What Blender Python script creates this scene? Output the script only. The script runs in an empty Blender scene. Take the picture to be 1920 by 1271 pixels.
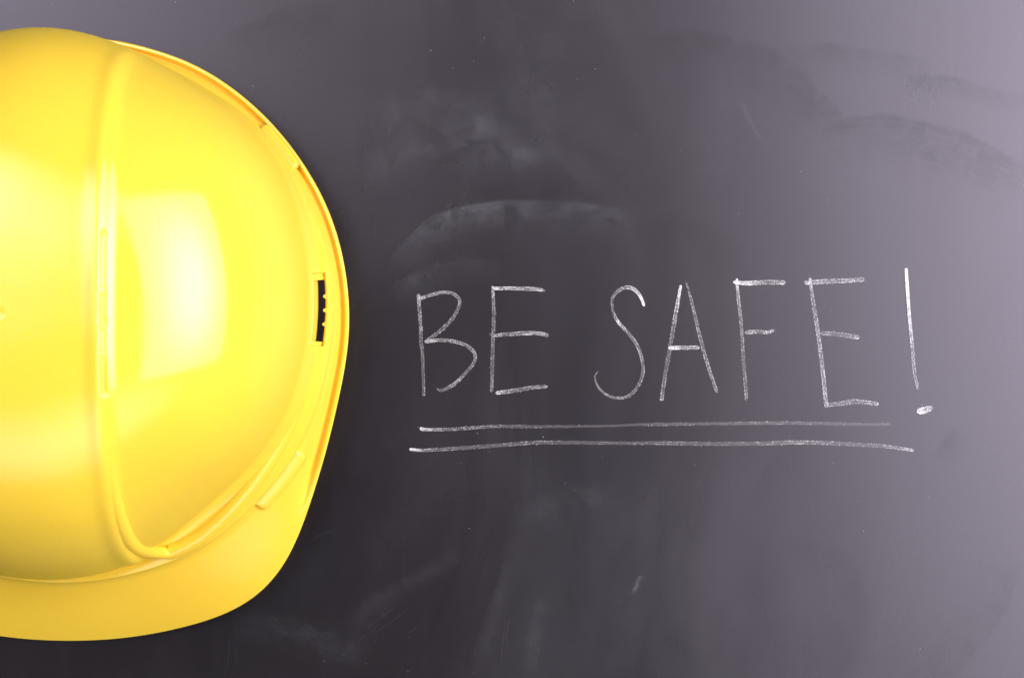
import bpy, math, random
import numpy as np
from mathutils import Vector

random.seed(7)
rng = np.random.default_rng(7)
scene = bpy.context.scene
col = scene.collection
R = math.radians

# ------------------------------------------------------------------ scale and framing
S = 0.00022                 # metres per unit of the layout grid on the board
CX, CY = 960.0, 635.5       # grid point straight below the lens
D = 5250.0                  # camera height above the board, in grid units
HX, HY = 132.0, 594.0       # foot of the helmet's axis on the board


def board(px, py, z=0.0):
    """grid point on the board -> world metres"""
    return Vector(((px - CX) * S, (CY - py) * S, z))


# ------------------------------------------------------------------ camera
cam = bpy.data.cameras.new('camera')
cam.sensor_fit = 'HORIZONTAL'
cam.sensor_width = 36.0
cam.lens = 36.0 * D / 1920.0
cam.clip_start = 0.05
cam.clip_end = 50.0
cam.dof.use_dof = True
cam.dof.focus_distance = D * S - 0.012
cam.dof.aperture_fstop = 11.0
cam_ob = bpy.data.objects.new('camera', cam)
cam_ob.location = (0, 0, D * S)
col.objects.link(cam_ob)
scene.camera = cam_ob

# ------------------------------------------------------------------ studio light
world = bpy.data.worlds.new('World')
scene.world = world
world.use_nodes = True
bg = world.node_tree.nodes['Background']
bg.inputs['Color'].default_value = (0.93, 0.95, 1.0, 1)
bg.inputs['Strength'].default_value = 0.035


def softbox(name, loc, target, sx, sy, energy, color=(1, 1, 1), core=1.0, edge=1.0):
    l = bpy.data.lights.new(name, 'AREA')
    l.shape = 'RECTANGLE'
    l.size, l.size_y = sx, sy
    l.energy = energy
    l.color = color
    if core > 1.0:                      # the bulb behind the cloth: brighter centre, dimmer corners
        l.use_nodes = True
        t = l.node_tree
        em = t.nodes['Emission']
        geo = t.nodes.new('ShaderNodeNewGeometry')
        sub = t.nodes.new('ShaderNodeVectorMath')
        sub.operation = 'DISTANCE'
        sub.inputs[1].default_value = (0.5, 0.5, 0.0)
        t.links.new(geo.outputs['Parametric'], sub.inputs[0])
        mr = t.nodes.new('ShaderNodeMapRange')
        mr.interpolation_type = 'SMOOTHSTEP'
        for k, q in (('From Min', 0.0), ('From Max', 0.5), ('To Min', core), ('To Max', edge)):
            mr.inputs[k].default_value = q
        t.links.new(sub.outputs['Value'], mr.inputs['Value'])
        t.links.new(mr.outputs['Result'], em.inputs['Strength'])
    o = bpy.data.objects.new(name, l)
    o.location = loc
    d = Vector(target) - Vector(loc)
    o.rotation_euler = d.to_track_quat('-Z', 'Y').to_euler()
    col.objects.link(o)
    return o


softbox('softbox_key', (0.69, 0.14, 0.84), (-0.10, 0.01, 0.03), 1.45, 1.28, 26.0, (0.985, 0.945, 1.0), 2.3, 0.75)
softbox('softbox_side', (-0.52, 0.40, 1.0), (-0.38, 0.28, 0.0), 1.15, 1.15, 13.0, (0.985, 0.945, 1.0), 1.7, 0.0)
softbox('softbox_fill', (-0.15, -1.9, 1.75), (-0.15, 0.0, 0.05), 5.6, 2.7, 78.0, (1.0, 0.97, 0.99), 1.3, 0.0)

scene.cycles.transparent_max_bounces = 48
scene.view_settings.view_transform = 'Standard'
scene.view_settings.look = 'None'
scene.view_settings.exposure = 0.0
scene.view_settings.gamma = 1.0
scene.view_settings.use_curve_mapping = False


# ------------------------------------------------------------------ materials
class NT:
    def __init__(self, name):
        self.m = bpy.data.materials.new(name)
        self.m.use_nodes = True
        self.t = self.m.node_tree
        self.b = self.t.nodes['Principled BSDF']
        self.out = self.t.nodes['Material Output']

    def n(self, kind, **kw):
        x = self.t.nodes.new(kind)
        for k, v in kw.items():
            setattr(x, k, v)
        return x

    def l(self, a, b):
        self.t.links.new(a, b)

    def math(self, op, a, b=None, c=None, clamp=False):
        x = self.n('ShaderNodeMath', operation=op)
        x.use_clamp = clamp
        for i, v in enumerate((a, b, c)):
            if v is None:
                continue
            if isinstance(v, (int, float)):
                x.inputs[i].default_value = v
            else:
                self.l(v, x.inputs[i])
        return x.outputs[0]

    def ramp(self, v, a, b, lo=0.0, hi=1.0, smooth=True):
        x = self.n('ShaderNodeMapRange')
        x.interpolation_type = 'SMOOTHSTEP' if smooth else 'LINEAR'
        self.l(v, x.inputs['Value'])
        for k, q in (('From Min', a), ('From Max', b), ('To Min', lo), ('To Max', hi)):
            x.inputs[k].default_value = q
        return x.outputs['Result']

    def noise(self, vec, scale, detail=2.0, rough=0.5, dist=0.0):
        x = self.n('ShaderNodeTexNoise')
        x.inputs['Scale'].default_value = scale
        x.inputs['Detail'].default_value = detail
        x.inputs['Roughness'].default_value = rough
        x.inputs['Distortion'].default_value = dist
        if vec is not None:
            self.l(vec, x.inputs['Vector'])
        return x.outputs['Fac']

    def mapping(self, vec, scale=(1, 1, 1), rot=(0, 0, 0)):
        x = self.n('ShaderNodeMapping')
        x.inputs['Scale'].default_value = scale
        x.inputs['Rotation'].default_value = rot
        self.l(vec, x.inputs['Vector'])
        return x.outputs['Vector']

    def mixc(self, f, a, b):
        x = self.n('ShaderNodeMix', data_type='RGBA')
        if isinstance(f, (int, float)):
            x.inputs[0].default_value = f
        else:
            self.l(f, x.inputs[0])
        for i, c in ((6, a), (7, b)):
            if isinstance(c, tuple):
                x.inputs[i].default_value = c
            else:
                self.l(c, x.inputs[i])
        return x.outputs[2]

    def bump(self, h, strength, dist):
        x = self.n('ShaderNodeBump')
        x.inputs['Strength'].default_value = strength
        x.inputs['Distance'].default_value = dist
        self.l(h, x.inputs['Height'])
        self.l(x.outputs['Normal'], self.b.inputs['Normal'])


def mat_plastic():
    k = NT('yellow_plastic')
    tc = k.n('ShaderNodeTexCoord').outputs['Object']
    big = k.noise(tc, 14.0, 3.0)
    fine = k.noise(tc, 900.0, 2.0)
    c = k.mixc(k.ramp(big, 0.35, 0.65), (0.93, 0.590, 0.050, 1), (0.95, 0.603, 0.054, 1))
    # a few dull dirt spots and dust grains
    v = k.n('ShaderNodeTexVoronoi')
    v.inputs['Scale'].default_value = 34.0
    k.l(tc, v.inputs['Vector'])
    spot = k.ramp(v.outputs['Distance'], 0.035, 0.06, 1.0, 0.0)
    gate = k.ramp(k.noise(tc, 9.0), 0.60, 0.68)
    c = k.mixc(k.math('MULTIPLY', k.math('MULTIPLY', spot, gate), 0.22), c, (0.55, 0.30, 0.02, 1))
    k.l(c, k.b.inputs['Base Color'])
    k.l(k.ramp(k.noise(tc, 40.0, 4.0, 0.6), 0.3, 0.7, 0.12, 0.18), k.b.inputs['Roughness'])
    k.b.inputs['IOR'].default_value = 1.46
    k.b.inputs['Subsurface Weight'].default_value = 0.35
    k.b.inputs['Subsurface Radius'].default_value = (1.0, 0.65, 0.06)
    k.b.inputs['Subsurface Scale'].default_value = 0.004
    hh = k.math('ADD', k.math('MULTIPLY', k.noise(tc, 30.0, 2.0), 1.0), k.math('MULTIPLY', fine, 0.006))
    k.bump(hh, 0.25, 0.0004)
    # moulded gloss: an even thin polish over the coloured body
    k.b.inputs['Specular IOR Level'].default_value = 0.0
    gl = k.n('ShaderNodeBsdfGlossy')
    gl.inputs['Color'].default_value = (1, 1, 1, 1)
    k.l(k.ramp(k.noise(tc, 40.0, 4.0, 0.6), 0.3, 0.7, 0.10, 0.16), gl.inputs['Roughness'])
    nb = [n for n in k.t.nodes if n.bl_idname == 'ShaderNodeBump'][0]
    k.l(nb.outputs['Normal'], gl.inputs['Normal'])
    mx = k.n('ShaderNodeMixShader')
    mx.inputs[0].default_value = 0.068
    k.l(k.b.outputs[0], mx.inputs[1])
    k.l(gl.outputs[0], mx.inputs[2])
    k.l(mx.outputs[0], k.out.inputs['Surface'])
    return k.m


SLATE = (0.0070, 0.0055, 0.0058, 1)


def slate_nodes(k, tc):
    big = k.noise(tc, 5.0, 4.0, 0.55, 0.6)
    mid = k.noise(k.mapping(tc, (1.0, 0.35, 1.0), (0, 0, 0.25)), 16.0, 5.0, 0.6, 0.8)
    streak = k.noise(k.mapping(tc, (1.0, 0.04, 1.0)), 240.0, 3.0, 0.6)
    streak2 = k.noise(k.mapping(tc, (0.05, 1.0, 1.0), (0, 0, 0.35)), 260.0, 3.0, 0.6)
    grain = k.noise(tc, 2600.0, 2.0, 0.7)
    d = k.math('MULTIPLY', k.ramp(big, 0.35, 0.7), k.ramp(mid, 0.3, 0.75))
    d = k.math('ADD', d, k.math('MULTIPLY', k.ramp(streak, 0.52, 0.8), 0.20))
    d = k.math('ADD', d, k.math('MULTIPLY', k.ramp(streak2, 0.55, 0.8), 0.18))
    d = k.math('MULTIPLY', d, k.ramp(grain, 0.2, 0.8, 0.6, 1.4))
    return big, mid, grain, d


def mat_slate():
    k = NT('slate_board')
    tc = k.n('ShaderNodeTexCoord').outputs['Object']
    big, mid, grain, d = slate_nodes(k, tc)
    c = k.mixc(k.ramp(big, 0.3, 0.7), SLATE, (0.0065, 0.0058, 0.0068, 1))
    c = k.mixc(k.math('MULTIPLY', d, 0.025, clamp=True), c, (0.42, 0.42, 0.46, 1))
    k.l(c, k.b.inputs['Base Color'])
    k.l(k.ramp(k.math('ADD', mid, k.math('MULTIPLY', big, 0.5)), 0.5, 1.0, 0.25, 0.29), k.b.inputs['Roughness'])
    k.b.inputs['Specular IOR Level'].default_value = 0.90
    k.b.inputs['Specular Tint'].default_value = (0.91, 0.84, 1.0, 1)
    k.bump(k.math('ADD', grain, k.math('MULTIPLY', k.noise(tc, 700.0, 2.0), 0.6)), 0.05, 0.0002)
    return k.m


def mat_chalk():
    """chalk rubbed on slate: streaky along the stroke, ragged at its edges, slate showing between grains"""
    k = NT('white_chalk')
    uvn = k.n('ShaderNodeUVMap', uv_map='UVMap').outputs['UV']
    sep = k.n('ShaderNodeSeparateXYZ')
    k.l(uvn, sep.inputs[0])
    along, across = sep.outputs[0], sep.outputs[1]      # along in cm, across -1..1
    tc = k.n('ShaderNodeTexCoord').outputs['Object']
    den = k.n('ShaderNodeAttribute', attribute_name='coverage').outputs['Fac']
    streak = k.noise(k.mapping(uvn, (2.2, 2.6, 1)), 1.0, 3.0, 0.6)
    edge = k.noise(k.mapping(tc, (1, 1, 0)), 1500.0, 2.0, 0.6)
    fine = k.noise(k.mapping(tc, (1, 1, 0)), 1900.0, 3.0, 0.7)
    blot = k.noise(k.mapping(uvn, (2.4, 0.4, 1)), 1.6, 2.0, 0.5)
    a = k.math('ABSOLUTE', across)
    a = k.math('ADD', a, k.math('MULTIPLY', k.math('SUBTRACT', edge, 0.5), 0.75))
    body = k.ramp(a, 0.60, 0.95, 1.0, 0.0)
    rim = k.ramp(a, 0.30, 0.72, 0.0, 0.22)
    g = k.math('ADD', k.math('MULTIPLY', k.math('SUBTRACT', fine, 0.5), 2.6), k.math('MULTIPLY', k.math('SUBTRACT', streak, 0.5), 0.8))
    g = k.math('ADD', g, k.math('MULTIPLY', k.math('SUBTRACT', blot, 0.5), 0.8))
    g = k.math('ADD', k.math('ADD', g, den), rim)
    cover = k.math('MULTIPLY', k.ramp(g, 0.0, 1.05, 0.06, 1.0), body, clamp=True)
    k.b.inputs['Base Color'].default_value = (0.80, 0.78, 0.82, 1)
    k.b.inputs['Roughness'].default_value = 0.95
    k.b.inputs['Specular IOR Level'].default_value = 0.15
    k.l(cover, k.b.inputs['Alpha'])
    k.bump(fine, 0.5, 0.0002)
    return k.m


def mat_smear(name, color, rough, spec, crisp, gain=0.85):
    """film left by a wiping cloth: one crisp side, one soft side, streaks along the wipe"""
    k = NT(name)
    uvn = k.n('ShaderNodeUVMap', uv_map='UVMap').outputs['UV']
    sep = k.n('ShaderNodeSeparateXYZ')
    k.l(uvn, sep.inputs[0])
    across = sep.outputs[1]
    tc = k.n('ShaderNodeTexCoord').outputs['Object']
    den = k.n('ShaderNodeAttribute', attribute_name='coverage').outputs['Fac']
    wob = k.noise(k.mapping(uvn, (0.5, 0.7, 1)), 1.0, 3.0, 0.55)
    x = k.math('ADD', across, k.math('MULTIPLY', k.math('SUBTRACT', wob, 0.5), 0.35))
    up = k.ramp(x, -0.95, -0.95 + crisp)
    dn = k.ramp(x, -0.75, 0.98, 1.0, 0.0)
    streak = k.ramp(k.noise(k.mapping(uvn, (0.3, 22.0, 1)), 1.0, 4.0, 0.7), 0.3, 0.7, 0.3, 1.3)
    patch = k.ramp(k.noise(tc, 110.0, 5.0, 0.65, 0.8), 0.3, 0.68, 0.25, 1.25)
    grain = k.ramp(k.noise(tc, 2600.0, 2.0, 0.7), 0.25, 0.75, 0.6, 1.35)
    al = k.math('MULTIPLY', k.math('MULTIPLY', up, k.math('POWER', dn, 1.5)), k.math('MULTIPLY', streak, grain))
    al = k.math('MULTIPLY', k.math('MULTIPLY', al, patch), k.math('MULTIPLY', den, gain), clamp=True)
    k.b.inputs['Base Color'].default_value = color
    k.b.inputs['Roughness'].default_value = rough
    k.b.inputs['Specular IOR Level'].default_value = spec
    k.b.inputs['Specular Tint'].default_value = (0.98, 0.90, 1.0, 1)
    k.l(al, k.b.inputs['Alpha'])
    return k.m


M_YEL = mat_plastic()
M_SLATE = mat_slate()
M_CHALK = mat_chalk()
M_DUST = mat_smear('chalk_dust_film', (0.42, 0.43, 0.48, 1), 0.8, 0.3, 0.22)
M_DUST_SOFT = mat_smear('soft_chalk_dust_film', (0.42, 0.42, 0.47, 1), 0.8, 0.3, 0.9)
M_WIPE = mat_smear('wiped_clean_slate', SLATE, 0.5, 0.5, 0.16, 0.24)


# ------------------------------------------------------------------ mesh helpers
def mesh_obj(name, verts, faces, mat, parent=None, smooth=True):
    me = bpy.data.meshes.new(name)
    me.from_pydata([tuple(map(float, v)) for v in verts], [], faces)
    me.update()
    if smooth:
        me.polygons.foreach_set('use_smooth', [True] * len(me.polygons))
    me.materials.append(mat)
    o = bpy.data.objects.new(name, me)
    o.parent = parent
    col.objects.link(o)
    return o


def empty(name, loc, label, cat):
    o = bpy.data.objects.new(name, None)
    o.location = loc
    o.empty_display_size = 0.02
    o['label'] = label
    o['category'] = cat
    col.objects.link(o)
    return o


def catmull(pts, step):
    """pts rows: x, y, w, density...; even resampling of a Catmull-Rom curve"""
    P = np.array(pts, float)
    if len(P) == 2:
        P = np.vstack([P[0], (P[0] + P[1]) / 2, P[1]])
    Q = np.vstack([2 * P[0] - P[1], P, 2 * P[-1] - P[-2]])
    out = []
    for i in range(1, len(Q) - 2):
        p0, p1, p2, p3 = Q[i - 1:i + 3]
        for t in np.linspace(0, 1, 40, endpoint=False):
            out.append(0.5 * (2 * p1 + (p2 - p0) * t + (2 * p0 - 5 * p1 + 4 * p2 - p3) * t * t
                              + (3 * p1 - p0 - 3 * p2 + p3) * t ** 3))
    out.append(Q[-2])
    out = np.array(out)
    d = np.r_[0, np.cumsum(np.hypot(*np.diff(out[:, :2], axis=0).T))]
    n = max(3, int(d[-1] / step) + 1)
    s = np.linspace(0, d[-1], n)
    return s, np.stack([np.interp(s, d, out[:, k]) for k in range(out.shape[1])], 1)


def ribbon(strokes, step, z0, dz, nac=4, cap=True, ends=0.0):
    """flat bands lying on the board; returns verts, faces, uv per vertex, density per vertex"""
    V, F, UV, DN = [], [], [], []
    for si, st in enumerate(strokes):
        s, P = catmull(st, step)
        if cap:                                     # rounded ends of a chalk stroke
            w0 = P[0, 2] * 0.5
            t = np.minimum(np.minimum(s, s[-1] - s) / max(w0 * 0.8, .1), 1.0)
            capw = np.sqrt(np.maximum(1 - (1 - t) ** 2, 0.12))
        else:
            capw = np.ones(len(s))
        fade = np.ones(len(s))
        if ends > 0:
            t = np.clip(np.minimum(s, s[-1] - s) / (s[-1] * ends), 0, 1)
            fade = t * t * (3 - 2 * t)
        T = np.gradient(P[:, :2], axis=0)
        T /= np.maximum(np.hypot(T[:, 0], T[:, 1])[:, None], 1e-6)
        N = np.stack([-T[:, 1], T[:, 0]], 1)
        base = len(V)
        for i in range(len(s)):
            for j in range(nac + 1):
                a = -1 + 2 * j / nac
                q = P[i, :2] + N[i] * a * P[i, 2] * 0.5 * capw[i]
                b = board(q[0], q[1], z0 + si * dz)
                V.append(b)
                UV.append((s[i] * S * 100 + si * 7.3, a))
                DN.append(P[i, 3] * fade[i])
        for i in range(len(s) - 1):
            for j in range(nac):
                a = base + i * (nac + 1) + j
                F.append((a, a + nac + 1, a + nac + 2, a + 1))
    return V, F, UV, DN


def ribbon_obj(name, strokes, mat, parent, step=3.0, z0=0.0004, dz=0.00003, **kw):
    V, F, UV, DN = ribbon(strokes, step, z0, dz, **kw)
    # faces must look up at the lens
    a, b, c = V[F[0][0]], V[F[0][1]], V[F[0][2]]
    if (b - a).cross(c - a).z < 0:
        F = [f[::-1] for f in F]
    o = mesh_obj(name, V, F, mat, parent, smooth=False)
    me = o.data
    uv = me.uv_layers.new(name='UVMap')
    idx = np.empty(len(me.loops), np.int32)
    me.loops.foreach_get('vertex_index', idx)
    uv.data.foreach_set('uv', np.array(UV, np.float32)[idx].ravel())
    at = me.attributes.new('coverage', 'FLOAT', 'POINT')
    at.data.foreach_set('value', np.array(DN, np.float32))
    return o


# ================================================================== the chalkboard
chalkboard = empty('chalkboard', (0, 0, 0),
                   'dark grey chalkboard lying under the helmet with BE SAFE! written in white chalk', 'chalkboard')


def rounded_slab(hx, hy, th, bev):
    V, F = [], []
    rings = [(hx - bev, hy - bev, 0.0), (hx - bev * .3, hy - bev * .3, -bev * .3), (hx, hy, -bev), (hx, hy, -th)]
    for (x, y, z) in rings:
        V += [(-x, -y, z), (x, -y, z), (x, y, z), (-x, y, z)]
    F.append((0, 1, 2, 3))
    for r in range(3):
        for i in range(4):
            j = (i + 1) % 4
            F.append((r * 4 + i, (r + 1) * 4 + i, (r + 1) * 4 + j, r * 4 + j))
    F.append((15, 14, 13, 12))
    return V, F


V, F = rounded_slab(0.45, 0.34, 0.012, 0.002)
mesh_obj('slate_panel', V, F, M_SLATE, chalkboard, smooth=False)

# ================================================================== the helmet
hat = empty('hard_hat', board(HX, HY),
            'glossy yellow plastic safety helmet lying on the chalkboard, cut by the left edge', 'hard hat')


def g2l(px, py, z):
    """where a point seen at (px, py) stands, in helmet units, if it is z above the board"""
    f = D / (D - z)
    return (px - CX) / f + CX - HX, (py - CY) / f + CY - HY


def zmix(rear, side, front):
    def fn(phi):
        s = np.sin(phi)
        return np.where(s < 0, side + (rear - side) * s * s, side + (front - side) * s * s)
    return fn


zB = zmix(70., 305., 150.)
zC = zmix(45., 228., 128.)
zO = zmix(16., 180., 12.)
_zB0, _zC0 = zmix(70., 200., 150.), zmix(45., 140., 128.)


def lift(pts, z_old, z_new):
    """keep a measured outline on its line of sight while its height changes"""
    out = []
    for (u, v) in pts:
        f = D / (D - float(z_old(np.array(math.atan2(v, u)))))
        px, py = CX + (u + HX - CX) * f, CY + (v + HY - CY) * f
        z = 100.0
        for _ in range(8):
            q = g2l(px, py, z)
            z = float(z_new(np.array(math.atan2(q[1], q[0]))))
        out.append(q)
    return out


def cosfit(uv, K, lam):
    uv = np.array(uv, float)
    psi = np.arctan2(uv[:, 1], uv[:, 0]) + math.pi / 2
    r = np.hypot(uv[:, 0], uv[:, 1])
    A = np.cos(np.outer(psi, np.arange(K)))
    reg = np.diag(lam * np.arange(K) ** 4)
    a = np.linalg.solve(A.T @ A + reg, A.T @ r)

    def fn(phi):
        p = np.abs(np.mod(phi + math.pi / 2 + math.pi, 2 * math.pi) - math.pi)
        return np.cos(np.multiply.outer(p, np.arange(K))) @ a
    return fn


B_pts = [(0, -511), (64, -505), (142, -482), (200, -446), (297, -386), (366, -324), (416, -242), (444, -165),
         (456, -85), (457, -12), (452, 55), (436, 126), (408, 190), (372, 242), (313, 311), (264, 350), (206, 404),
         (166, 434), (110, 458), (50, 470), (0, 473)]
C_pts = [(0, -517), (60, -511), (130, -490), (210, -452), (276, -410), (368, -346), (394.5, -309.5), (428, -263),
         (477, -168), (498, -90), (502, -9), (498, 60), (488.6, 104), (470, 168.5), (436, 241.5), (395, 303),
         (358, 343), (301.5, 394), (234, 438), (151, 466), (88, 480), (20, 487), (0, 487.5)]
O_img = [(231, 80), (280, 91), (330, 107), (393, 138), (430, 162), (463, 186), (496, 219), (518, 241), (559, 293), (589, 340),
         (625, 420), (646, 500), (651, 532), (654, 584), (653, 636), (645, 698), (634, 750), (614, 835), (599, 887), (584, 937),
         (554, 1014), (526, 1067), (497, 1100), (460, 1130), (420, 1151), (369, 1168), (308, 1184), (246, 1194), (185, 1199), (132, 1201.5)]
O_pts = [(0, -524), (50, -521)]
for (px, py) in O_img:
    z = 50.0
    for _ in range(6):
        u, v = g2l(px, py, z)
        z = float(zO(np.array(math.atan2(v, u))))
    O_pts.append((u, v))
B_pts = [(u + 9 * min(1, max(0, (u - 150) / 120)) * u / math.hypot(u, v), v + 9 * min(1, max(0, (u - 150) / 120)) * v / math.hypot(u, v))
         for (u, v) in B_pts]
rB = cosfit(lift(B_pts, _zB0, zB), 12, 1e-4)
rC = cosfit(lift(C_pts, _zC0, zC), 12, 1e-4)
rO = cosfit(O_pts, 16, 2e-6)

ZA = 728.0
HN = zmix(2.8, 3.6, 2.6)
HM = zmix(3.6, 2.3, 2.4)


def smooth(x, a, b):
    t = np.clip((x - a) / (b - a), 0, 1)
    return t * t * (3 - 2 * t)


SL0, SL1 = R(-8.9), R(6.4)          # accessory slot: angle range
SS0, SS1 = 0.02, 0.72               # and place across the side band

NT_ = 720
th = np.linspace(-math.pi, math.pi, NT_, endpoint=False)
for a in (SL0, SL1, math.pi - SL0, -math.pi - SL1 + 2 * math.pi, math.pi - SL1):
    a = (a + math.pi) % (2 * math.pi) - math.pi
    th[np.argmin(np.abs(th - a))] = a
th = np.sort(th)

# even steps along the wall for the radial samples
tt = np.linspace(0, 1, 4001)
zz = 1.2 * (1 - tt ** 3.3) ** (1 / 3.0)
arc = np.r_[0, np.cumsum(np.hypot(np.diff(tt), np.diff(zz)))]
rho = np.interp(np.linspace(0, arc[-1], 250), arc, tt)[1:]


def dome(rho, phi):
    r = rho * rB(phi)
    n, m = HN(phi), HM(phi)
    z = zB(phi) + (ZA - zB(phi)) * np.maximum(1 - rho ** n, 0) ** (1 / m)
    return np.stack([r * np.cos(phi), r * np.sin(phi), z], -1)


def relief(P, rho):
    """raised centre band with its two ribs, recessed side panels, vent slits in the ribs"""
    a = np.abs(P[..., 0])
    v = P[..., 1]
    fade = smooth(v, -490, -400)
    h = -7.0 * smooth(a, 158, 188) * fade
    h += 5.0 * np.exp(-((a - 156) / 15.0) ** 2) * fade
    slit = smooth(a, 161, 164) * (1 - smooth(a, 168.5, 171.5)) * smooth(v, -137, -133) * (1 - smooth(v, 129, 133))
    deep = np.maximum.reduce([1 - smooth(v, -130, -126), smooth(v, -34, -28) * (1 - smooth(v, 24, 30)), smooth(v, 68, 74)])
    h -= slit * (3.5 + 3.0 * deep)
    # mould mark on the crown
    rr = np.hypot(P[..., 0], P[..., 1])
    h += 0.35 * np.exp(-((rr - 11) / 2.5) ** 2) - 0.6 * (1 - smooth(rr, 6, 10))
    h += 0.10 * np.exp(-((rr - 52) / 4.0) ** 2)
    return h


PH, RH = np.meshgrid(th, rho)               # rows: rho, cols: theta
P = dome(RH, PH)
# normals from finite differences
du = dome(RH, PH + 1e-3) - dome(RH, PH - 1e-3)
dr = dome(np.minimum(RH + 5e-4, 1), PH) - dome(RH - 5e-4, PH)
Nn = np.cross(dr, du)
Nn /= np.maximum(np.linalg.norm(Nn, axis=-1, keepdims=True), 1e-9)
Nn *= np.sign(np.sum(Nn * np.stack([np.cos(PH), np.sin(PH), np.full_like(PH, .6)], -1), -1, keepdims=True))
P = P + Nn * relief(P, RH)[..., None]
apex = np.array([[0, 0, ZA - 1.5]])


def band(s, phi):
    """side band: little gutter at the foot of the wall, inner slope, flatter outer face, dropped edge"""
    b, c = rB(phi), rC(phi)
    r = b + (c - b) * s
    fr = smooth(np.sin(phi), 0.45, 0.85)
    zb, zc = zB(phi) - 12 - 12 * fr, zC(phi)
    prof = 0.55 * smooth(s, -0.15, 0.45) + 0.45 * smooth(s, 0.25, 1.35) / 0.82
    prof = prof * (1 - fr) + fr * s ** 1.6
    z = zb + (zc - zb) * prof
    z = z + fr * (c - b) * (0.04 * np.exp(-((s - 0.60) / 0.30) ** 2) - 0.05 * np.exp(-((s - 0.16) / 0.10) ** 2))   # proud bead round the front corner
    z = z - 5.0 * smooth(s, 0.94, 1.0)
    return np.stack([r * np.cos(phi), r * np.sin(phi), z], -1)


ss = np.unique(np.r_[np.linspace(0, 1, 31), SS0, SS1, 0.955, 0.985])
PH2, SG = np.meshgrid(th, ss)
PB = band(SG, PH2)
SHELL = np.concatenate([P, PB], 0)
nr = SHELL.shape[0]
nd = P.shape[0]
nth = len(th)


def grid_faces(nrow, ncol, off=0, skip=None):
    F = []
    for i in range(nrow - 1):
        for j in range(ncol):
            if skip is not None and skip(i, j):
                continue
            k = (j + 1) % ncol
            F.append((off + i * ncol + j, off + (i + 1) * ncol + j, off + (i + 1) * ncol + k, off + i * ncol + k))
    return F


def in_slot(phi):
    for base in (phi, ((math.pi - phi) + math.pi) % (2 * math.pi) - math.pi):
        if SL0 < base < SL1:
            return True
    return False


slotcol = [in_slot(float(th[j] + (th[(j + 1) % nth] - th[j]) / 2)) if j < nth - 1 else in_slot(math.pi - 1e-4) for j in range(nth)]
slotrow = [SS0 - 1e-6 <= ss[i] and ss[i + 1] <= SS1 + 1e-6 for i in range(len(ss) - 1)]


def skip_slot(i, j):
    k = i - nd
    return k >= 0 and slotrow[k] and slotcol[j]


def to_local(A):
    A = A.reshape(-1, 3)
    return np.stack([A[:, 0], -A[:, 1], A[:, 2]], 1) * S


F = grid_faces(nr, nth, 1, skip_slot)
F += [(0, 1 + j, 1 + (j + 1) % nth) for j in range(nth)]
V = np.concatenate([to_local(apex), to_local(SHELL)], 0)
# image "down" is -y: the flip turns the winding over
shell = mesh_obj('shell', V, F, M_YEL, hat)


def thicken(o, t):
    m = o.modifiers.new('thickness', 'SOLIDIFY')
    m.thickness = t
    m.offset = -1.0
    m.use_even_offset = False


def face_out(o):
    """make sure the outer skin's normals look outwards"""
    me = o.data
    me.update()
    n = sum(p.normal.z for p in list(me.polygons)[:4000])
    if n < 0:
        me.flip_normals()


face_out(shell)
thicken(shell, 0.0014)


# brim: peak at the front, rain gutter with an upturned lip along sides and back
def brim_rows():
    c, o = rC(th), rO(th)
    zc, zo = zC(th) - 5.0, zO(th)
    s = np.sin(th)
    gut = 1 - smooth(th_front, 0.50, 0.74)
    wide = o - c
    rows = []

    def row(r, z):
        rows.append(np.stack([r * np.cos(th), r * np.sin(th), z], -1))
    step = 11.0 - 1.0 * s
    row(c - 5.0, zc - 2)
    row(c - 0.6, zc - 2.5)
    row(c + 0.6, zc - 4.5)
    row(c + 1.2, zc - step)
    # shelf
    z0 = zc - step - 1.5
    for t in np.linspace(0.06, 1, 26):
        # peak version: gentle convex slope; gutter version: slope down to a groove, then up into the lip
        zp = z0 + (zo - z0) * (0.92 * t ** 0.95 + 0.08 * t ** 4)
        inner = wide - 15.0
        x = t * wide
        g = np.clip(x / np.maximum(inner, 4), 0, 1)
        zgroove = np.minimum(zo - 13, z0 - 8)
        zg = z0 + (zgroove - z0) * g ** 1.7
        lip = smooth(x, wide - 13.0, wide - 5.0)
        zg = zg * (1 - lip) + zo * lip
        r = c + 1.5 + (wide - 1.5 - 2.0) * t
        row(r, zg * gut + zp * (1 - gut))
    row(o - 0.9, zo - 0.6)
    row(o - 0.2, zo - 2.2)
    row(o, zo - 4.5)
    return np.stack(rows, 0)


# angle from the side towards the front, positive only on the front half, the same on both sides
th_front = np.arctan2(np.sin(th), np.abs(np.cos(th)))
BR = brim_rows()
V = to_local(BR)
F = grid_faces(BR.shape[0], nth)
brim = mesh_obj('brim', V, F, M_YEL, hat)
face_out(brim)
thicken(brim, 0.0019)
brim['label'] = 'yellow helmet peak and rain gutter'


# moulded ridge: down the front end of each rib, round the corner and along the side band
def surf(u, v):
    p = math.atan2(v, u)
    r, b, c = math.hypot(u, v), float(rB(np.array(p))), float(rC(np.array(p)))

    def at(r, p):
        b, c = float(rB(np.array(p))), float(rC(np.array(p)))
        if r <= b:
            q = dome(np.array(r / b), np.array(p))
        else:
            q = band(np.array(min((r - b) / (c - b), 1)), np.array(p))
        return np.array(q, float)
    q = at(r, p)
    n = np.cross(at(r + 6, p) - at(r - 6, p), at(r, p + .01) - at(r, p - .01))
    n /= np.linalg.norm(n)
    return q, (n if n[2] > 0 else -n)


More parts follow.
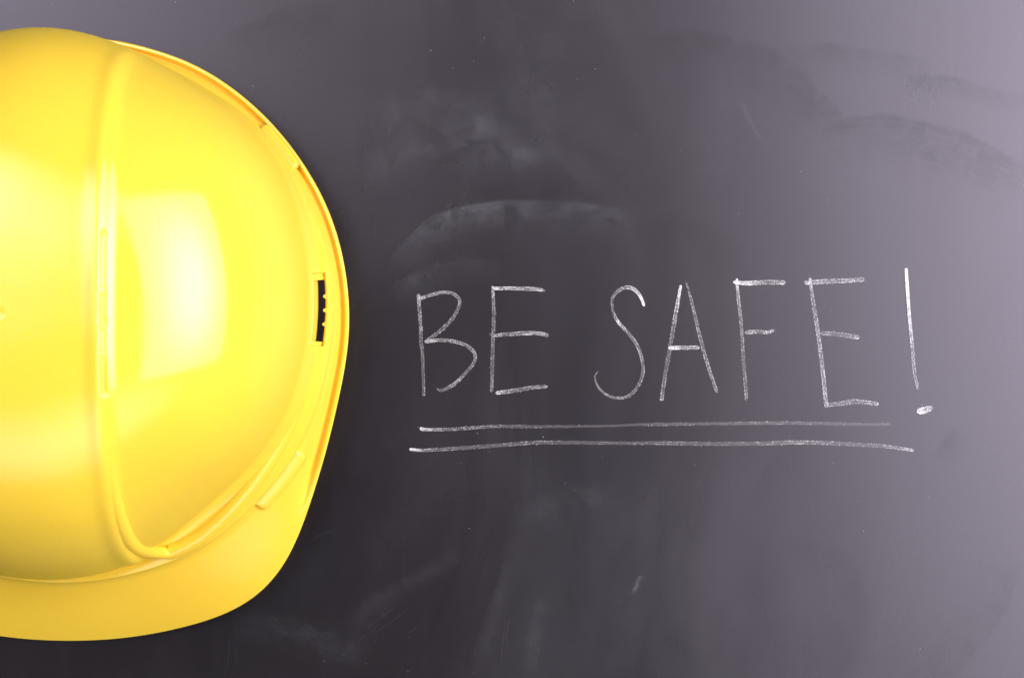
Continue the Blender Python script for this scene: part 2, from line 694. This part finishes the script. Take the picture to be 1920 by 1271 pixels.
plan = [(166, 175), (166, 240), (166, 300), (168, 345), (170, 380), (171, 402), (174, 424), (188, 437)]
for a in np.linspace(59, 12, 17):
    p = R(a)
    w = 0.38 + 0.24 * float(smooth(np.array(a), 30, 58))
    r = float(rB(np.array(p))) * (1 - w) + float(rC(np.array(p))) * w
    plan.append((r * math.cos(p), r * math.sin(p)))
_, PL = catmull([(u, v, 0, 0) for (u, v) in plan], 3.0)
Q, NQ = zip(*[surf(u, v) for (u, v) in PL[:, :2]])
Q, NQ = np.array(Q), np.array(NQ)


def runavg(A, k):
    pad = np.vstack([np.repeat(A[:1], k, 0), A, np.repeat(A[-1:], k, 0)])
    ker = np.ones(2 * k + 1) / (2 * k + 1)
    return np.stack([np.convolve(pad[:, i], ker, 'valid') for i in range(A.shape[1])], 1)


Q, NQ = runavg(runavg(Q, 6), 6), runavg(runavg(NQ, 12), 8)
NQ /= np.linalg.norm(NQ, axis=1)[:, None]
nq = len(Q)
tq = np.linspace(0, 1, nq)
up = smooth(tq, 0, 0.30) * (1 - smooth(tq, 0.62, 1.0))
rad = 15.5
extra = smooth(tq, 0.30, 0.40) * (1 - smooth(tq, 0.55, 0.95))
cen = Q - NQ * (rad * 1.02 - 6.5 * up - 3.0 * extra)[:, None]
TQ = np.gradient(Q, axis=0)
TQ /= np.linalg.norm(TQ, axis=1)[:, None]
BQ = np.cross(TQ, NQ)
ridge_pts, ridge_faces = [], []
for i in range(nq):
    for k in range(20):
        a = 2 * math.pi * k / 20
        ridge_pts.append(cen[i] + rad * (math.cos(a) * NQ[i] + math.sin(a) * BQ[i]))
for i in range(nq - 1):
    for k in range(20):
        q = (k + 1) % 20
        ridge_faces.append((i * 20 + k, i * 20 + q, (i + 1) * 20 + q, (i + 1) * 20 + k))

# accessory slots with their liner and three little teeth, one on each side
def mirror(A, sd):
    A = np.array(A, float)
    A[:, 0] *= sd
    return A


def part(name, pts, faces, parent, sd, sm=True):
    if sd < 0:
        faces = [f[::-1] for f in faces]
    return mesh_obj(name, to_local(mirror(pts, sd)), faces, M_YEL, parent, sm)


def slot_box(phi0, phi1, n, inner):
    """curved bar: inner(phi) gives the four section corners (r, z) in order"""
    pts, F = [], []
    ph = np.linspace(phi0, phi1, n)
    for p in ph:
        for (r, z) in inner(p):
            pts.append((r * math.cos(p), r * math.sin(p), z))
    for i in range(n - 1):
        for k in range(4):
            q = (k + 1) % 4
            F.append((i * 4 + k, i * 4 + q, (i + 1) * 4 + q, (i + 1) * 4 + k))
    F.append((3, 2, 1, 0))
    e = (n - 1) * 4
    F.append((e, e + 1, e + 2, e + 3))
    return pts, F


def sl(s, p):
    q = band(np.array(s), np.array(p))
    return math.hypot(q[0], q[1]), float(q[2])


for sd in (1, -1):
    part('ridge', ridge_pts, ridge_faces, hat, sd, True)

    def wall(p):
        r0, z0 = sl(SS0, p)
        return [(r0 - 3, z0 - 6), (r0 + 0.5, z0 - 7), (r0 + 5, z0 - 62), (r0 - 1, z0 - 66)]
    pts, F = slot_box(SL0 - .004, SL1 + .004, 24, wall)
    liner = part('accessory_slot', pts, F, hat, sd, False)
    for (p0, p1) in ((SL0 - .002, SL0 + .024), (SL1 - .016, SL1 + .002)):
        def blk(p):
            r0, z0 = sl(SS0, p)
            r1, z1 = sl(SS1, p)
            return [(r0, z0 - 14), (r1 - 3.5, z1 - 12), (r1 - 3.5, z1 - 30), (r0, z0 - 34)]
        pts, F = slot_box(p0, p1, 5, blk)
        part('slot_end_block', pts, F, liner, sd, False)
    for py in (558, 583, 608):
        p = math.atan2(g2l(603, py, 165)[1], 478.)
        r1, z1 = sl(SS1, p)
        pts, F = [], []
        rad = 4.8 / r1
        n = 9
        for zt in (z1 - 2, z1 - 20):
            for k in range(n):
                a = math.pi * k / (n - 1)
                rr = r1 + 1 - 10.5 * math.sin(a)
                pp = p + rad * math.cos(a)
                pts.append((rr * math.cos(pp), rr * math.sin(pp), zt))
        for k in range(n - 1):
            F.append((k, k + 1, n + k + 1, n + k))
        F.append(tuple(range(n))[::-1])
        F.append(tuple(range(n, 2 * n)))
        part('slot_tooth', pts, F, liner, sd, False)

    # raised lugs between band and gutter
    for (a0, a1, w0, zt, zd) in ((R(-43.4), R(-31.6), 15.5, 3.0, 1.0), (R(28.6), R(43.6), 21.0, 3.0, 4.0)):
        n = 40
        pts, F = [], []
        ph = np.linspace(a0, a1, n)
        for i, p in enumerate(ph):
            c = float(rC(np.array(p)))
            zc = float(zC(np.array(p))) - 5
            e = min(i, n - 1 - i) / (n - 1) * (a1 - a0) * c       # distance to the nearer end
            w = w0 * (0.25 + 0.75 * math.sqrt(max(0, 1 - (1 - min(e / 13.0, 1)) ** 2)))
            top = zc - zt
            sec = [(c - 3.5, top - 1.0), (c + 1.5, top - 1.2), (c + w * 0.5, top - zd), (c + w - 3, top - zd * 2.2), (c + w - .8, top - zd * 2.2 - 2), (c + w, top - zd * 2.2 - 6), (c + w + .6, top - 42), (c - 3.5, top - 42)]
            drop = 7.0 * (1 - min(e / 5.0, 1)) ** 2
            for (r, z) in sec:
                pts.append((r * math.cos(p), r * math.sin(p), z - drop))
        m = 8
        for i in range(n - 1):
            for k in range(m):
                q = (k + 1) % m
                F.append((i * m + k, (i + 1) * m + k, (i + 1) * m + q, i * m + q))
        F.append(tuple(range(m)))
        F.append(tuple(range((n - 1) * m, n * m))[::-1])
        o = part('lug', pts, F, hat, sd, True)

# ================================================================== chalk writing
LET = {
    'B': [[(784.5, 552, 7.5, .75), (786.4, 582, 7.5, .5), (789, 614, 7, .6), (790, 637, 8, .45), (793, 671, 7, .45), (794.4, 709, 7, .4), (795, 743, 6, .45)],
          [(785, 561, 7, .8), (807, 553, 7, .6), (833.7, 548, 7, .6), (852.5, 553, 7, .55), (862, 566, 7, .55), (858, 582, 7, .45), (847, 599, 7.5, .5), (826, 620, 8, .45), (797, 641, 7, .5)],
          [(796, 641, 7, .85), (828, 638, 7.5, .6), (854.5, 641, 7.5, .55), (877, 649, 7.5, .55), (890, 663.5, 7.5, .6), (888.5, 679, 7, .5), (873, 699.5, 7, .5), (851, 720, 7.5, .6), (828, 732, 6, .45), (818, 728, 3, .5)]],
    'E': [[(924, 536, 6, .7), (926, 584, 7.5, .45), (925, 631, 7.5, .45), (923, 681, 8, .4), (921.5, 735, 6.5, .55)],
          [(923, 540.5, 7, .95), (966.5, 541, 8, .65), (1007.5, 542, 8, .7), (1021.6, 545.5, 4, .7)],
          [(921, 629, 7, .6), (979, 624.5, 9, .55), (1007.5, 625, 8, .7), (1028.5, 629, 9, .55)],
          [(930, 737, 8, .9), (960, 733, 9, .5), (992, 727, 8, .55), (1027, 724, 7, .6)]],
    'S': [[(1208, 574, 5.5, 1.1), (1202, 558, 7, .95), (1190.7, 543.6, 8, .75), (1177.5, 538.5, 8.5, .65), (1162, 543.6, 7.5, .55), (1150, 555, 6.5, .5), (1147, 569, 6, .45), (1151, 588, 6, .5), (1160.5, 605, 7, .8), (1179, 626, 7, .55), (1194.5, 646.6, 7, .55), (1203, 671, 7, .55), (1205, 696, 7.5, .45), (1197, 722, 7.5, .4), (1181, 741, 6.5, .5), (1160.5, 746, 5.5, .6), (1141.6, 742, 5, .55), (1126.5, 731.6, 4.5, .6), (1117.5, 715.5, 4, .4), (1116, 705, 3.5, .4), (1122, 696, 2.5, .6)]],
    'A': [[(1276.5, 535, 6, 1.0), (1267, 590, 8.5, .6), (1258, 644, 9, .4), (1248, 700, 8.5, .4), (1240, 752, 8, .55)],
          [(1286.7, 529, 3.5, .5), (1298.7, 574, 6.5, .5), (1314.4, 640.5, 8, .5), (1330, 694, 7.5, .55), (1345, 736, 7, .55)],
          [(1253, 652.5, 8, 1.15), (1283, 652, 8.5, .7), (1312, 651, 8, .7)]],
    'F': [[(1381, 522.5, 6, 1.0), (1384, 558.7, 7, .6), (1390, 612, 7, .5), (1393, 669, 7.5, .4), (1400, 751, 7.5, .45)],
          [(1375, 529, 7, 1.2), (1402.6, 531, 9.5, .85), (1437, 529.5, 10.5, .55), (1472, 529.5, 9.5, .7)],
          [(1396, 623, 8, .7), (1421.5, 621.6, 8.5, .55), (1440, 623, 7, .7), (1453, 618.5, 5, .6)]],
    'EE': [[(1518.5, 521, 6, .8), (1524, 562, 8, .5), (1531.6, 615, 8.5, .6), (1539.5, 675, 9, .6), (1549, 764, 9, .65)],
           [(1508, 531, 9, .8), (1550.5, 528, 10.5, .55), (1582, 526, 10, .6), (1620, 524, 10.5, .6)],
           [(1537, 624, 8, .55), (1566, 626, 10, .45), (1591, 629.5, 10, .45), (1610.5, 632.7, 9, .65)],
           [(1550.5, 759, 8, .5), (1575.7, 756, 10, .5), (1601, 752.5, 11, .5), (1626, 754, 9, .6), (1647, 757.5, 8, .7)]],
    '!': [[(1698.8, 503, 7, 1.2), (1700.7, 543, 7.5, 1.1), (1704.8, 590, 7, .95), (1709.5, 647, 7.5, .65), (1714, 694, 7.5, .55), (1721.5, 731, 6, .5)],
          [(1718, 772, 10, 1.0), (1727, 769.5, 15, .95), (1738, 766.5, 14, .85), (1748.5, 764, 7, .5)]],
    'L1': [[(787, 803.5, 8, 1.1), (800, 805, 7, .9), (834, 805, 7, .6), (872, 802.5, 7, .6), (929, 799, 6.5, .55), (976, 799, 7, .4), (1055, 799, 6, .3), (1149, 798, 5, .25), (1200, 796, 6, .3), (1240, 795.6, 7, .45), (1314, 794, 6.5, .4), (1400, 793.5, 7, .45), (1472, 792.6, 7, .45), (1560, 794, 7, .35), (1630, 795, 6, .3), (1670, 794.5, 5, .5)]],
    'L2': [[(767.7, 842, 6, 1.2), (785, 843.5, 6.5, .9), (803, 843.4, 7, .6), (866, 839.7, 8, .5), (929, 835, 8, .45), (992, 830, 8, .5), (1055, 829, 8, .4), (1149, 830, 7, .4), (1240, 830, 8, .5), (1314, 832, 8.5, .45), (1409, 831, 8.5, .45), (1503, 829.4, 9, .6), (1598, 832.6, 8.5, .45), (1661, 836.6, 8, .55), (1713.5, 844, 6, .85)]],
}
NAMES = [('B', 'chalk_letter', 'white chalk letter B'), ('E', 'chalk_letter', 'white chalk letter E after the B'),
         ('S', 'chalk_letter', 'white chalk letter S'), ('A', 'chalk_letter', 'white chalk letter A'),
         ('F', 'chalk_letter', 'white chalk letter F'), ('EE', 'chalk_letter', 'white chalk letter E before the exclamation mark'),
         ('!', 'exclamation_mark', 'white chalk exclamation mark'),
         ('L1', 'underline', 'upper chalk underline'), ('L2', 'underline', 'lower and longer chalk underline')]
for key, nm, lab in NAMES:
    st = []
    for s in LET[key]:
        st.append([(x + random.uniform(-.5, .5), y + random.uniform(-.5, .5), w * 1.02, dn - (0.54 if key[0] == 'L' else 0.44)) for (x, y, w, dn) in s])
    o = ribbon_obj(nm, st, M_CHALK, chalkboard, step=2.5, z0=0.0006, dz=0.00004, nac=4)
    o['label'] = lab

# crumbs of chalk and dust specks: uncountable, one part
V, F = [], []


def crumb(px, py, r):
    b = board(px, py, 0.0003)
    n = len(V)
    k = 6
    for i in range(k):
        a = 2 * math.pi * i / k
        rr = r * random.uniform(.7, 1.2)
        V.append((b.x + rr * math.cos(a), b.y + rr * math.sin(a), b.z))
    V.append((b.x, b.y, b.z + r))
    for i in range(k):
        F.append((n + i, n + (i + 1) % k, n + k))


M_CRUMB = NT('chalk_crumb')
M_CRUMB.b.inputs['Base Color'].default_value = (0.5, 0.49, 0.53, 1)
M_CRUMB.b.inputs['Roughness'].default_value = 0.95
M_CRUMB.l(M_CRUMB.ramp(M_CRUMB.noise(None, 300.0), 0.3, 0.7, 0.75, 0.95), M_CRUMB.b.inputs['Roughness'])
for (px, py) in [(895, 812), (1018, 819), (918, 847), (1130, 856), (864, 868), (880, 990), (766, 1194), (888, 1260), (765, 1258),
                 (1076, 919), (1302, 871), (1562, 868), (1619, 995), (1725, 1215), (608, 1238), (1384, 401), (1276, 283), (908, 72), (888, 115),
                 (849, 128), (808, 95), (96, 10), (474, 162), (329, 5), (1192, 252), (1918, 347), (1502, 322), (1060, 905), (1116, 130),
                 (1082, 149), (1075, 3)]:
    crumb(px, py, random.uniform(.55, .9) * S)
for _ in range(30):
    crumb(random.uniform(380, 1920), random.uniform(0, 1271), random.uniform(.3, .55) * S)
for key, nm, lab in NAMES:                     # crumbs shed beside the strokes
    for st in LET[key]:
        s, Pq = catmull(st, 6.0)
        for q in Pq:
            if random.random() < 0.13:
                d = random.choice((-1, 1)) * q[2] * random.uniform(.35, .75)
                crumb(q[0] + d * .7, q[1] + d * .7, random.uniform(.4, .95) * S)
o = mesh_obj('chalk_crumbs', V, F, M_CRUMB.m, chalkboard, smooth=False)
o['kind'] = 'stuff'

# films of dust left by the wiping cloth, one crisp edge each; width in grid units
SM = [
    # crisp pale swipe above the B
    (M_DUST, [[(735, 520, 60, .05), (790, 470, 80, .07), (835, 435, 85, .11), (900, 415, 80, .11), (980, 408, 75, .08), (1080, 412, 80, .06), (1200, 430, 90, .03)]], 0.12),
    (M_DUST_SOFT, [[(620, 390, 120, .04), (720, 330, 130, .06), (800, 285, 130, .08), (900, 265, 120, .09), (980, 300, 110, .06), (1060, 360, 110, .04)]], 0.25),
    (M_DUST_SOFT, [[(830, 350, 110, .04), (920, 320, 120, .08), (1010, 300, 110, .07), (1090, 340, 120, .05), (1160, 420, 130, .03)]], 0.25),
    (M_DUST_SOFT, [[(700, 250, 120, .03), (800, 210, 120, .06), (880, 220, 110, .06), (950, 270, 110, .04)]], 0.25),
    (M_DUST, [[(730, 570, 60, .05), (790, 540, 70, .06), (860, 520, 80, .03), (960, 520, 80, .02)]], 0.2),
    (M_DUST_SOFT, [[(560, 300, 220, .016), (720, 250, 240, .028), (880, 230, 220, .028), (1040, 270, 220, .022), (1180, 350, 220, .01)]], 0.3),
    (M_DUST_SOFT, [[(760, 480, 200, .01), (900, 450, 220, .028), (1060, 450, 220, .028), (1260, 480, 240, .016)]], 0.3),
    (M_DUST_SOFT, [[(840, 180, 160, .016), (980, 210, 180, .028), (1120, 280, 180, .022), (1240, 380, 180, .01)]], 0.3),
    # lower board
    (M_DUST_SOFT, [[(640, 1190, 80, .02), (720, 1130, 70, .05), (800, 1080, 60, .05), (900, 1030, 70, .02)]], 0.25),
    (M_DUST_SOFT, [[(900, 1260, 60, .04), (930, 1170, 60, .06), (960, 1080, 70, .04), (980, 980, 80, .02)]], 0.2),
    (M_DUST_SOFT, [[(1000, 1270, 60, .05), (1010, 1190, 60, .06), (1030, 1110, 60, .03)]], 0.2),
    (M_DUST_SOFT, [[(420, 1180, 80, .02), (560, 1200, 110, .05), (700, 1250, 110, .04)]], 0.2),
    (M_DUST_SOFT, [[(960, 1010, 120, .02), (1060, 960, 120, .05), (1180, 940, 130, .03)]], 0.2),
    (M_DUST, [[(1186, 1116, 15, .14), (1196, 1100, 13, .22), (1199, 1086, 15, .2), (1210, 1080, 8, .12)]], 0.15),
    # wiped arcs, top right
    (M_WIPE, [[(1180, 95, 60, .25), (1280, 88, 70, .5), (1370, 100, 80, .6), (1450, 140, 80, .65), (1520, 205, 70, .6), (1570, 255, 55, .3)]], 0.12),
    (M_WIPE, [[(1540, 256, 60, .3), (1620, 246, 70, .5), (1700, 252, 80, .6), (1790, 280, 80, .55), (1870, 320, 80, .45), (1920, 350, 80, .35)]], 0.12),
    (M_WIPE, [[(1680, 160, 30, .2), (1730, 153, 34, .5), (1790, 160, 34, .5), (1850, 178, 34, .4), (1930, 195, 34, .3)]], 0.15),
    (M_WIPE, [[(1450, 110, 30, .2), (1530, 98, 40, .35), (1640, 112, 46, .3), (1760, 130, 44, .2)]], 0.15),
    (M_WIPE, [[(430, 90, 50, .25), (480, 68, 60, .5), (560, 40, 70, .45), (650, 25, 70, .3)]], 0.15),
    (M_WIPE, [[(1160, 440, 70, .2), (1260, 440, 80, .35), (1340, 470, 80, .3), (1400, 500, 70, .15)]], 0.2),
    (M_WIPE, [[(1430, 960, 40, .1), (1440, 910, 34, .3), (1480, 860, 40, .3), (1530, 830, 50, .15)]], 0.2),
    (M_WIPE, [[(1760, 860, 30, .2), (1790, 830, 34, .35), (1815, 800, 34, .3)]], 0.2),
    (M_WIPE, [[(1450, 1030, 60, .15), (1540, 1040, 60, .3), (1580, 1110, 60, .3), (1560, 1180, 60, .2), (1500, 1240, 60, .15)]], 0.2),
    (M_WIPE, [[(1880, 980, 60, .2), (1820, 1110, 70, .3), (1740, 1200, 70, .3), (1640, 1270, 70, .2)]], 0.2),
    (M_DUST_SOFT, [[(1390, 180, 14, .10), (1398, 215, 14, .18), (1425, 260, 14, .12), (1440, 275, 12, .05)]], 0.25),
]
zz_ = 0.00006
for i, (m, st, e) in enumerate(SM):
    if m is M_WIPE:
        st = [[(x, y + .45 * w, w * 1.9, d) for (x, y, w, d) in q] for q in st]
    ribbon_obj('dust_smear' if m is not M_WIPE else 'wiped_streak', st, m, chalkboard, step=8.0, z0=zz_ + i * 0.000012, dz=0.0, nac=8, cap=False, ends=e)

# hair-fine scratches in the slate
SC = []
for (x0, y0, x1, y1, d) in [(735, 190, 712, 360, .3), (716, 360, 700, 470, .25), (840, 330, 838, 470, .2), (760, 330, 775, 420, .2), (740, 490, 744, 560, .3),
                            (785, 500, 822, 540, .3), (975, 305, 968, 340, .35), (940, 380, 941, 450, .25), (750, 780, 772, 832, .3), (1290, 880, 1280, 960, .25),
                            (650, 1210, 720, 1160, .35), (655, 1200, 760, 1125, .3), (680, 1200, 780, 1130, .25), (760, 1190, 790, 1170, .25), (572, 1020, 640, 990, .25),
                            (895, 1270, 890, 1180, .25), (940, 1260, 950, 1150, .3), (950, 1230, 962, 1140, .25), (1000, 1260, 1012, 1160, .3),
                            (1330, 1118, 1395, 1130, .2), (420, 1270, 430, 1190, .3), (436, 1270, 440, 1200, .25), (845, 890, 825, 950, .2), (1040, 1130, 1075, 1120, .2),
                            (962, 22, 1000, 40, .3), (1690, 730, 1730, 690, .15), (930, 700, 960, 560, .15), (1100, 330, 1105, 420, .15)]:
    bx, by = (x0 + x1) / 2 + random.uniform(-6, 6), (y0 + y1) / 2 + random.uniform(-6, 6)
    SC.append([(x0, y0, 1.6, d * .9), (bx, by, 2.2, d), (x1, y1, 1.4, d * .6)])
for i, s in enumerate(SC):
    ribbon_obj('scratch', [[(x, y, w, d * .5) for (x, y, w, d) in s]], M_DUST_SOFT, chalkboard, step=10.0, z0=0.0004 + i * 0.000004, dz=0, nac=2, cap=False, ends=0.3)
